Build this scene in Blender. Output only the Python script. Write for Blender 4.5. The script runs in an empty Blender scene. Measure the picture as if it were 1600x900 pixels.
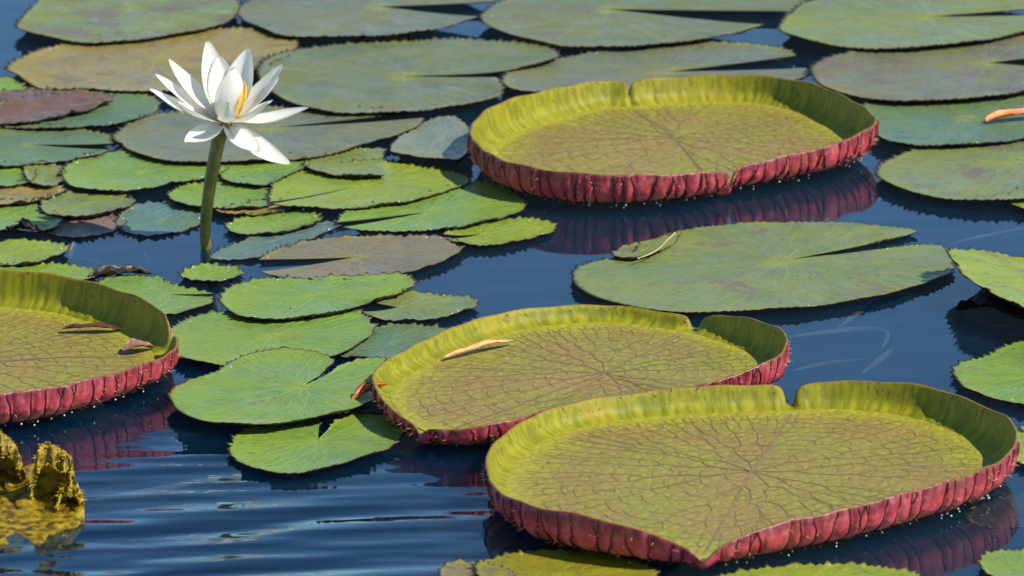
import bpy, math, random
import numpy as np
from mathutils import Vector, noise as mnoise
random.seed(7); RNG = np.random.default_rng(7)
S = bpy.context.scene
COL = S.collection
R = math.radians

# ---------------------------------------------------------------- camera
PITCH = R(15.5); HFOV = R(9.5); CAM_D = 8.43
CAM = np.array([0.0, 0.0, CAM_D * math.sin(PITCH)])
cd = bpy.data.cameras.new('camera'); cam = bpy.data.objects.new('camera', cd); COL.objects.link(cam)
cam.location = CAM; cam.rotation_euler = (math.pi / 2 - PITCH, 0, 0)
cd.sensor_width = 36; cd.lens = 18 / math.tan(HFOV / 2); cd.clip_start = 0.1; cd.clip_end = 2000
cd.dof.use_dof = True; cd.dof.focus_distance = CAM_D - 0.45; cd.dof.aperture_fstop = 11
S.camera = cam
# ---------------------------------------------------------------- sky, sun, exposure
SUN_EL = R(46); SUN_AZ = math.atan2(0.92, -0.39)          # azimuth clockwise from +Y
w = bpy.data.worlds.new('World'); S.world = w; w.use_nodes = True
nt = w.node_tree; bg = nt.nodes['Background']
sky = nt.nodes.new('ShaderNodeTexSky'); sky.sky_type = 'NISHITA'; sky.sun_disc = False
sky.sun_elevation = SUN_EL; sky.sun_rotation = SUN_AZ
sky.air_density = 1.0; sky.dust_density = 0.0; sky.ozone_density = 6.0
nt.links.new(sky.outputs[0], bg.inputs[0]); bg.inputs[1].default_value = 0.13
sl = bpy.data.lights.new('sun', 'SUN'); so = bpy.data.objects.new('sun', sl); COL.objects.link(so)
sl.energy = 5.0; sl.angle = R(0.5); sl.color = (1.0, 0.94, 0.83)
sd = Vector((math.sin(SUN_AZ) * math.cos(SUN_EL), math.cos(SUN_AZ) * math.cos(SUN_EL), math.sin(SUN_EL)))
so.rotation_euler = sd.to_track_quat('Z', 'Y').to_euler(); so.location = (3, -3, 6)
vs = S.view_settings; vs.view_transform = 'Standard'; vs.look = 'None'; vs.exposure = 0.28; vs.gamma = 1
S.render.engine = 'CYCLES'

# ---------------------------------------------------------------- helpers
KX = 2 * math.tan(HFOV / 2) / 1600
FW = np.array([0, math.cos(PITCH), -math.sin(PITCH)]); UP = np.array([0, math.sin(PITCH), math.cos(PITCH)])
def rays(px, py):
    px = np.asarray(px, float); py = np.asarray(py, float)
    return (FW + np.multiply.outer((px - 800) * KX, np.array([1.0, 0, 0])) + np.multiply.outer(-(py - 450) * KX, UP))
def at(px, py, z=0.0):                  # point of the pond seen at a photo pixel, at height z above the water
    d = rays(px, py); t = (np.asarray(z) - CAM[2]) / d[..., 2]
    return CAM + d * t[..., None]
def atY(px, py, Y):                     # point at depth Y
    d = rays(px, py); t = Y / d[..., 1]
    return CAM + d * np.asarray(t)[..., None]
def lin(c):
    return tuple(((v / 255) / 12.92 if v / 255 < 0.04045 else ((v / 255 + 0.055) / 1.055) ** 2.4) for v in c)
def catmull(P, closed, n=12):
    P = np.asarray(P, float)
    if closed: Q = np.vstack([P[-1], P, P[0], P[1]])
    else: Q = np.vstack([2 * P[0] - P[1], P, 2 * P[-1] - P[-2]])
    out = []
    t = np.linspace(0, 1, n, endpoint=False)[:, None]
    for i in range(1, len(Q) - 2):
        p0, p1, p2, p3 = Q[i - 1], Q[i], Q[i + 1], Q[i + 2]
        if np.abs(p2 - p1).max() < 1e-9: continue
        if np.abs(p1 - p0).max() < 1e-9: p0 = 2 * p1 - p2
        if np.abs(p3 - p2).max() < 1e-9: p3 = 2 * p2 - p1
        out.append(0.5 * (2 * p1 + (p2 - p0) * t + (2 * p0 - 5 * p1 + 4 * p2 - p3) * t ** 2 + (3 * p1 - p0 - 3 * p2 + p3) * t ** 3))
    out = np.vstack(out)
    if not closed: out = np.vstack([out, P[-1]])
    return out
def resample(P, step, closed):
    Q = np.vstack([P, P[:1]]) if closed else P
    L = np.concatenate([[0], np.cumsum(np.linalg.norm(np.diff(Q[:, :2], axis=0), axis=1))])
    n = max(24, int(L[-1] / step))
    s = np.linspace(0, L[-1], n + 1)
    if closed: s = s[:-1]
    return np.stack([np.interp(s, L, Q[:, k]) for k in range(Q.shape[1])], 1), s, L[-1]
def normals2(P, closed, sm=0):
    if closed: T = np.roll(P, -1, 0) - np.roll(P, 1, 0)
    else: T = np.gradient(P, axis=0)
    N = np.stack([T[:, 1], -T[:, 0]], 1); N /= np.linalg.norm(N, axis=1)[:, None] + 1e-12
    a = np.sum(P[:, 0] * np.roll(P[:, 1], -1) - np.roll(P[:, 0], -1) * P[:, 1])
    if a < 0: N = -N
    for _ in range(sm):
        N = (np.roll(N, 1, 0) + N + np.roll(N, -1, 0)); N /= np.linalg.norm(N, axis=1)[:, None] + 1e-12
    return N
def wob(t, seed, oct=((1, 1.0), (2, .6), (3, .5), (5, .35), (8, .2))):     # smooth periodic noise
    r = np.random.default_rng(seed); v = 0
    for k, a in oct: v = v + a * np.sin(k * t + r.uniform(0, 6.28))
    return v / 1.6
def gridq(nr, nc, closed, off=0):
    m = nc if closed else nc - 1
    j, i = np.meshgrid(np.arange(nr - 1), np.arange(m), indexing='ij')
    i2 = (i + 1) % nc
    return np.stack([off + j * nc + i, off + j * nc + i2, off + (j + 1) * nc + i2, off + (j + 1) * nc + i], -1).reshape(-1, 4)
def qmesh(name, V, F, mats, fm=None, smooth=True, attrs=None, parent=None, loc=None):
    V = np.asarray(V, np.float32); F = np.asarray(F, np.int32)
    me = bpy.data.meshes.new(name)
    me.vertices.add(len(V)); me.vertices.foreach_set('co', V.ravel())
    k = F.shape[1]
    me.loops.add(F.size); me.loops.foreach_set('vertex_index', F.ravel())
    me.polygons.add(len(F)); me.polygons.foreach_set('loop_start', np.arange(0, F.size, k, dtype=np.int32))
    me.polygons.foreach_set('loop_total', np.full(len(F), k, np.int32))
    for m in mats: me.materials.append(m)
    if fm is not None: me.polygons.foreach_set('material_index', np.asarray(fm, np.int32))
    me.polygons.foreach_set('use_smooth', np.full(len(F), smooth))
    me.update(calc_edges=True); me.validate()
    for an, av in (attrs or {}).items():
        a = me.attributes.new(an, 'FLOAT', 'POINT'); a.data.foreach_set('value', np.asarray(av, np.float32))
    o = bpy.data.objects.new(name, me); COL.objects.link(o)
    if parent is not None: o.parent = parent
    if loc is not None: o.location = loc
    return o
def tag(o, label=None, cat=None, group=None, kind=None):
    if label: o['label'] = label
    if cat: o['category'] = cat
    if group: o['group'] = group
    if kind: o['kind'] = kind
    return o
def empty(name, loc):
    o = bpy.data.objects.new(name, None); COL.objects.link(o); o.location = loc; o.empty_display_size = 0.05
    return o
def tube(P, rad, n=6, cap=True):
    P = np.asarray(P, float); rad = np.broadcast_to(np.asarray(rad, float), (len(P),))
    T = np.gradient(P, axis=0); T /= np.linalg.norm(T, axis=1)[:, None] + 1e-12
    ref = np.array([0, 0, 1.0]) if abs(T[:, 2]).mean() < 0.8 else np.array([0, 1.0, 0])
    A = np.cross(T, ref); A /= np.linalg.norm(A, axis=1)[:, None] + 1e-12; B = np.cross(T, A)
    an = np.linspace(0, 2 * math.pi, n, endpoint=False)
    V = P[:, None] + rad[:, None, None] * (np.cos(an)[None, :, None] * A[:, None] + np.sin(an)[None, :, None] * B[:, None])
    V = V.reshape(-1, 3)
    F = gridq(len(P), n, True)
    if cap:
        V = np.vstack([P[:1], V, P[-1:]]); F = F + 1
        a = np.arange(n); z = np.zeros(n, int); e = len(V) - 1 - n
        F = np.vstack([F, np.stack([z, z, 1 + (a + 1) % n, 1 + a], 1)[:, [0, 2, 3, 3]] if False else np.zeros((0, 4), int)])
    return V, F
class Acc:
    def __init__(s): s.V = []; s.F = []; s.n = 0; s.m = []
    def add(s, V, F, m=0):
        s.V.append(np.asarray(V, float)); s.F.append(np.asarray(F, int) + s.n); s.n += len(V); s.m.append(np.full(len(F), m))
    def build(s, name, mats, **k): return qmesh(name, np.vstack(s.V), np.vstack(s.F), mats, np.concatenate(s.m), **k)

# ---------------------------------------------------------------- materials
class M:
    def __init__(s, name):
        s.m = bpy.data.materials.new(name); s.m.use_nodes = True; s.t = s.m.node_tree
        s.p = s.t.nodes['Principled BSDF']; s.out = s.t.nodes['Material Output']
    def n(s, typ, **k):
        nd = s.t.nodes.new('ShaderNode' + typ)
        for a, v in k.items():
            if a.startswith('i_'):
                nm = a[2:]; nd.inputs[int(nm) if nm.isdigit() else nm].default_value = v
            else: setattr(nd, a, v)
        return nd
    def l(s, a, b): s.t.links.new(a, b)
    def math(s, op, a, b=None, c=None, clamp=False):
        nd = s.n('Math', operation=op); nd.use_clamp = clamp
        for i, v in enumerate((a, b, c)):
            if v is None: continue
            if isinstance(v, (int, float)): nd.inputs[i].default_value = v
            else: s.l(v, nd.inputs[i])
        return nd.outputs[0]
    def mix(s, f, a, b, mode='MIX'):
        nd = s.n('Mix', data_type='RGBA', blend_type=mode)
        for i, v in ((0, f), (6, a), (7, b)):
            if isinstance(v, (int, float)): nd.inputs[i].default_value = v
            elif isinstance(v, tuple): nd.inputs[i].default_value = (*v[:3], 1)
            else: s.l(v, nd.inputs[i])
        return nd.outputs[2]
    def ramp(s, v, a, b):               # smoothstep
        nd = s.n('MapRange', interpolation_type='SMOOTHSTEP'); s.l(v, nd.inputs[0]); nd.inputs[1].default_value = a; nd.inputs[2].default_value = b
        return nd.outputs[0]
    def noise(s, vec, scale, detail=3, rough=0.5, d=0.0):
        nd = s.n('TexNoise'); nd.inputs['Scale'].default_value = scale; nd.inputs['Detail'].default_value = detail; nd.inputs['Roughness'].default_value = rough
        nd.inputs['Distortion'].default_value = d
        if vec is not None: s.l(vec, nd.inputs['Vector'])
        return nd.outputs[0]
    def attr(s, name): return s.n('Attribute', attribute_name=name).outputs['Fac']
    def xyz(s, x, y, z):
        nd = s.n('CombineXYZ')
        for i, v in enumerate((x, y, z)):
            if isinstance(v, (int, float)): nd.inputs[i].default_value = v
            else: s.l(v, nd.inputs[i])
        return nd.outputs[0]
    def base(s, c): s.l(c, s.p.inputs['Base Color']) if not isinstance(c, tuple) else setattr(s.p.inputs['Base Color'], 'default_value', (*c[:3], 1))
    def bump(s, h, strength=1.0, dist=0.001):
        b = s.n('Bump'); b.inputs['Strength'].default_value = strength; b.inputs['Distance'].default_value = dist
        s.l(h, b.inputs['Height']); s.l(b.outputs[0], s.p.inputs['Normal']); return b.outputs[0]
    def set(s, **k):
        for a, v in k.items(): s.p.inputs[a.replace('_', ' ')].default_value = v
    def translucent(s, col, f):
        tr = s.n('BsdfTranslucent'); mx = s.n('MixShader', i_0=f)
        s.l(col, tr.inputs[0]) if not isinstance(col, tuple) else setattr(tr.inputs[0], 'default_value', (*col[:3], 1))
        s.l(s.p.outputs[0], mx.inputs[1]); s.l(tr.outputs[0], mx.inputs[2]); s.l(mx.outputs[0], s.out.inputs[0])

def mat_pad():
    m = M('lily_pad_top'); oi = m.n('ObjectInfo'); geo = m.n('NewGeometry').outputs['Position']
    r = m.attr('pr'); th = m.attr('pt'); rnd = m.math('MULTIPLY', oi.outputs['Random'], 40)
    streak = m.noise(m.xyz(m.math('MULTIPLY', th, 3.5), m.math('MULTIPLY', r, 3), rnd), 1.0, 4, .6)
    fine = m.noise(m.xyz(m.math('MULTIPLY', th, 16), m.math('MULTIPLY', r, 6), rnd), 1.0, 3, .6)
    big = m.noise(geo, 7, 3, .55); sm = m.noise(geo, 60, 4, .6); spk = m.noise(geo, 130, 2, .5)
    c = m.mix(m.ramp(streak, .3, .75), oi.outputs['Color'], m.mix(1.0, oi.outputs['Color'], (1.16, 1.16, .92), 'MULTIPLY'))
    c = m.mix(m.math('MULTIPLY', m.ramp(fine, .5, .7), .32), c, m.mix(1.0, c, (.62, .68, .66), 'MULTIPLY'))
    c = m.mix(m.math('MULTIPLY', m.ramp(big, .42, .62), .85), c, m.mix(1.0, c, (1.22, 1.08, .58), 'MULTIPLY'))
    c = m.mix(m.math('MULTIPLY', m.ramp(m.noise(geo, 13, 4, .6), .5, .68), .6), c, m.mix(1.0, c, (.66, .78, .88), 'MULTIPLY'))
    c = m.mix(m.math('MULTIPLY', m.ramp(m.noise(geo, 95, 4, .65), .48, .66), .5), c, m.mix(1.0, c, (.74, .80, .72), 'MULTIPLY'))
    # yellow petiole spot
    ctr = m.math('MULTIPLY', m.ramp(m.math('ADD', r, m.math('MULTIPLY', m.math('SUBTRACT', streak, .5), .16)), .17, .03), .8)
    c = m.mix(ctr, c, lin((150, 155, 30)))
    # old purple brown blotches: amount is the object's alpha
    bl = m.math('ADD', m.math('MULTIPLY', m.noise(geo, 11, 2, .5), .6), m.math('MULTIPLY', sm, .5))
    th0 = m.math('SUBTRACT', .70, m.math('MULTIPLY', oi.outputs['Alpha'], .20))
    blm = m.math('MULTIPLY', m.math('SUBTRACT', bl, th0), 13, clamp=True)
    c = m.mix(m.math('MULTIPLY', blm, .75), c, m.mix(m.ramp(sm, .35, .65), lin((92, 72, 78)), lin((120, 98, 80))))
    c = m.mix(m.math('MULTIPLY', m.ramp(spk, .64, .72), .7), c, lin((70, 66, 40)))
    # worn yellowish margin
    mg = m.math('MULTIPLY', m.ramp(r, .90, 1.0), m.ramp(m.noise(m.xyz(m.math('MULTIPLY', th, 2.2), rnd, 0.0), 1, 3), .45, .65))
    c = m.mix(m.math('MULTIPLY', mg, .6), c, lin((140, 140, 50)))
    c = m.mix(m.ramp(r, .985, .998), c, lin((66, 44, 28)))
    m.base(c)
    m.set(IOR=1.45)
    rg_ = m.n('MapRange'); m.l(m.noise(geo, 24, 3, .6), rg_.inputs[0]); rg_.inputs[1].default_value = .35; rg_.inputs[2].default_value = .65; rg_.inputs[3].default_value = .24; rg_.inputs[4].default_value = .48; m.l(rg_.outputs[0], m.p.inputs['Roughness'])
    m.p.inputs['Specular IOR Level'].default_value = .45
    hgt = m.math('ADD', m.math('MULTIPLY', streak, .9), m.math('ADD', m.math('MULTIPLY', fine, .5), m.math('MULTIPLY', sm, .5)))
    m.bump(hgt, .45, .004)
    m.translucent(c, .10)
    return m.m
def mat_padvein():
    m = M('lily_pad_vein'); oi = m.n('ObjectInfo'); geo = m.n('NewGeometry').outputs['Position']
    m.base(m.mix(m.noise(geo, 30), m.mix(1.0, oi.outputs['Color'], (1.06, 1.04, .86), 'MULTIPLY'), m.mix(1.0, oi.outputs['Color'], (1.34, 1.26, .9), 'MULTIPLY'))); m.set(Roughness=.4); return m.m
def mat_under():
    m = M('lily_pad_underside'); geo = m.n('NewGeometry').outputs['Position']
    m.base(m.mix(m.noise(geo, 40), lin((46, 22, 24)), lin((62, 44, 26)))); m.set(Roughness=.5); return m.m
def mat_floor():
    m = M('giant_pad_floor'); geo = m.n('NewGeometry').outputs['Position']; r = m.attr('pr'); th = m.attr('pt')
    big = m.noise(geo, 9, 3); med = m.noise(geo, 55, 3)
    vo = m.n('TexVoronoi', feature='DISTANCE_TO_EDGE'); vo.inputs['Scale'].default_value = 62
    wv = m.n('VectorMath', operation='ADD'); m.l(geo, wv.inputs[0])
    ns = m.n('TexNoise'); ns.inputs['Scale'].default_value = 30; m.l(geo, ns.inputs['Vector'])
    sc = m.n('VectorMath', operation='SCALE'); sc.inputs['Scale'].default_value = .016; m.l(ns.outputs['Color'], sc.inputs[0]); m.l(sc.outputs[0], wv.inputs[1])
    m.l(wv.outputs[0], vo.inputs['Vector'])
    cell = vo.outputs['Distance']
    c = m.mix(m.ramp(big, .35, .65), lin((140, 122, 58)), lin((134, 131, 48)))
    c = m.mix(m.math('MULTIPLY', m.ramp(med, .5, .7), .5), c, lin((142, 118, 70)))
    edge = m.math('ADD', r, m.math('MULTIPLY', m.math('SUBTRACT', big, .5), .35))
    c = m.mix(m.math('MULTIPLY', m.ramp(edge, .74, 1.06), .75), c, lin((156, 156, 34)))
    vein = m.ramp(cell, .085, .0)
    c = m.mix(m.math('MULTIPLY', vein, .5), c, lin((108, 84, 56)))
    m.base(c); m.set(Roughness=.5); m.p.inputs['Specular IOR Level'].default_value = .25
    m.bump(m.math('ADD', m.ramp(cell, 0, .5), m.math('MULTIPLY', med, .9)), .55, .002)
    return m.m
def mat_inner():
    m = M('rim_inside'); geo = m.n('NewGeometry').outputs['Position']; v = m.attr('pv'); s = m.attr('ps')
    st = m.noise(m.xyz(m.math('MULTIPLY', s, 120), m.math('MULTIPLY', v, 1.2), 0.0), 1, 3)
    big = m.noise(geo, 14, 2); sp = m.noise(geo, 190, 2); sp2 = m.noise(geo, 22, 2)
    c = m.mix(m.ramp(st, .35, .65), lin((126, 130, 8)), lin((164, 160, 14)))
    c = m.mix(m.math('MULTIPLY', m.ramp(big, .5, .7), .6), c, lin((172, 156, 14)))
    c = m.mix(m.math('MULTIPLY', m.ramp(v, .9, 1.0), .55), c, lin((150, 100, 30)))
    spots = m.math('MULTIPLY', m.ramp(sp, .61, .66), m.math('MULTIPLY', m.ramp(v, .2, .6), m.ramp(sp2, .42, .55)))
    c = m.mix(m.math('MULTIPLY', spots, .85), c, lin((96, 50, 24)))
    m.base(c); m.set(Roughness=.6); m.bump(st, .35, .002); m.translucent(c, .28)
    return m.m
def mat_outer():
    m = M('rim_outside'); geo = m.n('NewGeometry').outputs['Position']; v = m.attr('pv'); s = m.attr('ps')
    st = m.noise(m.xyz(m.math('MULTIPLY', s, 90), m.math('MULTIPLY', v, 2), 0.0), 1, 3); f = m.noise(geo, 130, 3); big = m.noise(geo, 18, 2)
    c = m.mix(m.ramp(v, .95, .40), lin((104, 26, 38)), lin((190, 62, 74)))  # maroon upper wall, deepened to put the lip's shade into the colour
    c = m.mix(m.ramp(m.math('ADD', v, m.math('MULTIPLY', m.math('SUBTRACT', big, .5), .5)), .45, .05), c, lin((218, 112, 88)))
    c = m.mix(m.math('MULTIPLY', m.ramp(st, .4, .7), .5), c, lin((214, 106, 104)))
    c = m.mix(m.math('MULTIPLY', m.ramp(f, .52, .72), .5), c, lin((104, 32, 40)))
    c = m.mix(m.math('MULTIPLY', m.ramp(m.noise(geo, 30, 4, .65), .52, .68), .55), c, lin((118, 66, 42)))
    c = m.mix(m.math('MULTIPLY', m.ramp(v, .955, 1.0), .8), c, lin((110, 52, 34)))
    c = m.mix(m.ramp(v, .05, -.05), c, lin((34, 26, 18)))  # blackish wet underside, with the shade of the waterline gap painted in
    m.base(c); m.set(Roughness=.42); m.bump(m.math('ADD', m.math('MULTIPLY', st, .7), f), .6, .002)
    return m.m
def mat_plain(name, a, b, scale=40, rough=.5, trans=0, bump=0.0, spec=.5):
    m = M(name); geo = m.n('NewGeometry').outputs['Position']; n = m.noise(geo, scale, 4, .6)
    c = m.mix(m.ramp(n, .35, .65), lin(a), lin(b)); m.base(c); m.set(Roughness=rough); m.p.inputs['Specular IOR Level'].default_value = spec
    if bump: m.bump(n, 1.0, bump)
    if trans: m.translucent(c, trans)
    return m.m
def mat_petal():
    m = M('white_petal'); r = m.attr('pr'); s = m.attr('pt')
    st = m.noise(m.xyz(m.math('MULTIPLY', s, 7), m.math('MULTIPLY', r, 1.0), 0.0), 1, 3)
    c = m.mix(m.ramp(st, .35, .7), (.96, .94, .88), (.93, .91, .84))
    c = m.mix(m.math('MULTIPLY', m.ramp(r, .22, .0), .5), c, (.80, .72, .52))
    m.base(c); m.set(Roughness=.5); m.bump(st, .5, .0015); m.translucent(c, .5)
    return m.m
def mat_water():
    m = M('pond_water'); t = m.t; t.nodes.remove(m.p)
    geo = m.n('NewGeometry').outputs['Position']; sep = m.n('SeparateXYZ'); m.l(geo, sep.inputs[0]); x, y = sep.outputs[0], sep.outputs[1]
    c0 = at(-1500, 1500, 0); c1 = at(330, 860, 0); c2 = at(1500, 950, 0)
    dx = m.math('SUBTRACT', x, float(c1[0])); dy = m.math('SUBTRACT', y, float(c1[1]))
    d = m.math('SQRT', m.math('ADD', m.math('POWER', m.math('MULTIPLY', dx, 1.05), 2), m.math('POWER', m.math('MULTIPLY', dy, .75), 2)))
    mask = m.math('ADD', m.math('MULTIPLY', m.ramp(d, .68, .05), 1.0), .05)
    n1 = m.n('TexNoise'); n1.inputs['Scale'].default_value = 2.6; n1.inputs['Detail'].default_value = 2; m.l(geo, n1.inputs['Vector'])
    ph = m.math('MULTIPLY', n1.outputs[0], 9.0)
    def wave(ang, lam, amp, k):
        kk = 2 * math.pi / lam; a = math.radians(ang)
        u = m.math('ADD', m.math('MULTIPLY', x, -math.sin(a) * kk), m.math('MULTIPLY', y, math.cos(a) * kk))
        return m.math('MULTIPLY', m.math('SINE', m.math('ADD', u, m.math('MULTIPLY', ph, k))), amp)
    h = m.math('ADD', wave(14, .11, .00105, 1.0), m.math('ADD', wave(8, .062, .00040, -1.4), wave(21, .19, .0011, .7)))
    h = m.math('ADD', h, m.math('ADD', wave(4, .035, .00011, 2.0), m.math('MULTIPLY', m.noise(m.xyz(m.math('MULTIPLY', x, 9), m.math('MULTIPLY', y, 34), 0.0), 1, 2), .0008)))
    h = m.math('MULTIPLY', h, mask)
    b = m.n('Bump'); b.inputs['Strength'].default_value = 1; b.inputs['Distance'].default_value = 1.0; m.l(h, b.inputs['Height'])
    dt = m.n('VectorMath', operation='DOT_PRODUCT'); m.l(m.n('NewGeometry').outputs['Incoming'], dt.inputs[0]); m.l(b.outputs[0], dt.inputs[1])
    fz = m.math('ADD', m.math('MULTIPLY', m.math('POWER', m.math('SUBTRACT', 1.0, m.math('ABSOLUTE', dt.outputs['Value']), clamp=True), 5.0), .95), .05)   # Schlick reflectance, same from above and below
    gl = m.n('BsdfGlossy'); gl.inputs['Roughness'].default_value = .015; gl.inputs[0].default_value = (.78, .93, 1, 1); m.l(b.outputs[0], gl.inputs['Normal'])
    df = m.n('BsdfPrincipled', subsurface_method='BURLEY'); df.inputs[0].default_value = (.002, .024, .056, 1); df.inputs['Specular IOR Level'].default_value = 0
    df.inputs['Subsurface Weight'].default_value = 1; df.inputs['Subsurface Radius'].default_value = (1, 1, 1); df.inputs['Subsurface Scale'].default_value = .10
    tr = m.n('BsdfTransparent'); tr.inputs[0].default_value = (.74, .88, .96, 1)
    body = m.n('MixShader', i_0=.5); m.l(df.outputs[0], body.inputs[1]); m.l(tr.outputs[0], body.inputs[2])
    mx = m.n('MixShader'); m.l(fz, mx.inputs[0]); m.l(body.outputs[0], mx.inputs[1]); m.l(gl.outputs[0], mx.inputs[2])
    m.l(mx.outputs[0], m.out.inputs[0])
    return m.m
MT = dict(padvein=mat_padvein(), pad=mat_pad(), under=mat_under(), floor=mat_floor(), inner=mat_inner(), outer=mat_outer(), petal=mat_petal(), water=mat_water(),
    rib=mat_plain('rib_maroon', (72, 20, 28), (104, 36, 38), 90, .45), vein=mat_plain('floor_vein', (114, 94, 60), (130, 114, 66), 60, .6),
    spine=mat_plain('spine', (190, 110, 84), (214, 176, 120), 120, .4), glint_bead=mat_plain('white_glint', (205, 205, 195), (225, 225, 220), 50, .08, spec=1),  # white bead colour stands in for glints
    stem=mat_plain('flower_stem', (92, 90, 26), (122, 112, 40), 60, .4, bump=.001), stamen=mat_plain('stamen', (236, 190, 60), (244, 214, 110), 90, .5),
    tan=mat_plain('dry_tan_leaf', (196, 142, 92), (222, 172, 124), 90, .6, bump=.001), orange=mat_plain('dry_orange_leaf', (206, 104, 40), (226, 140, 84), 60, .5, bump=.001),
    rust=mat_plain('rust_leaf', (140, 64, 20), (190, 92, 24), 60, .5), brown=mat_plain('dead_brown_leaf', (58, 28, 20), (100, 56, 40), 50, .5, bump=.001),
    pink=mat_plain('dead_pink_leaf', (120, 84, 62), (146, 104, 78), 50, .5), black=mat_plain('rotting_leaf', (16, 12, 10), (44, 30, 18), 60, .45, bump=.002),
    yellow=mat_plain('young_leaf', (96, 74, 20), (190, 162, 22), 75, .45, trans=.35, bump=.005), yellowspine=mat_plain('young_spine', (150, 122, 14), (206, 176, 40), 60, .4),
    subm=mat_plain('submerged_stem', (120, 104, 92), (140, 122, 106), 30, .8), bed=mat_plain('pond_mud', (22, 26, 24), (34, 34, 26), 4, .9),
    sagefold=mat_plain('folded_sage', (112, 126, 86), (128, 138, 100), 60, .5),
    cream=mat_plain('pale_fold_edge', (176, 172, 130), (198, 190, 150), 60, .5))

# ---------------------------------------------------------------- setting
def sheet(name, z, mat, ext=600):
    V = [(-ext, -ext, z), (ext, -ext, z), (ext, ext, z), (-ext, ext, z)]
    return tag(qmesh(name, V, [[0, 1, 2, 3]], [mat]), kind='structure')
sheet('pond_bed', -0.7, MT['bed']); sheet('water', 0.0, MT['water'])

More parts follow.
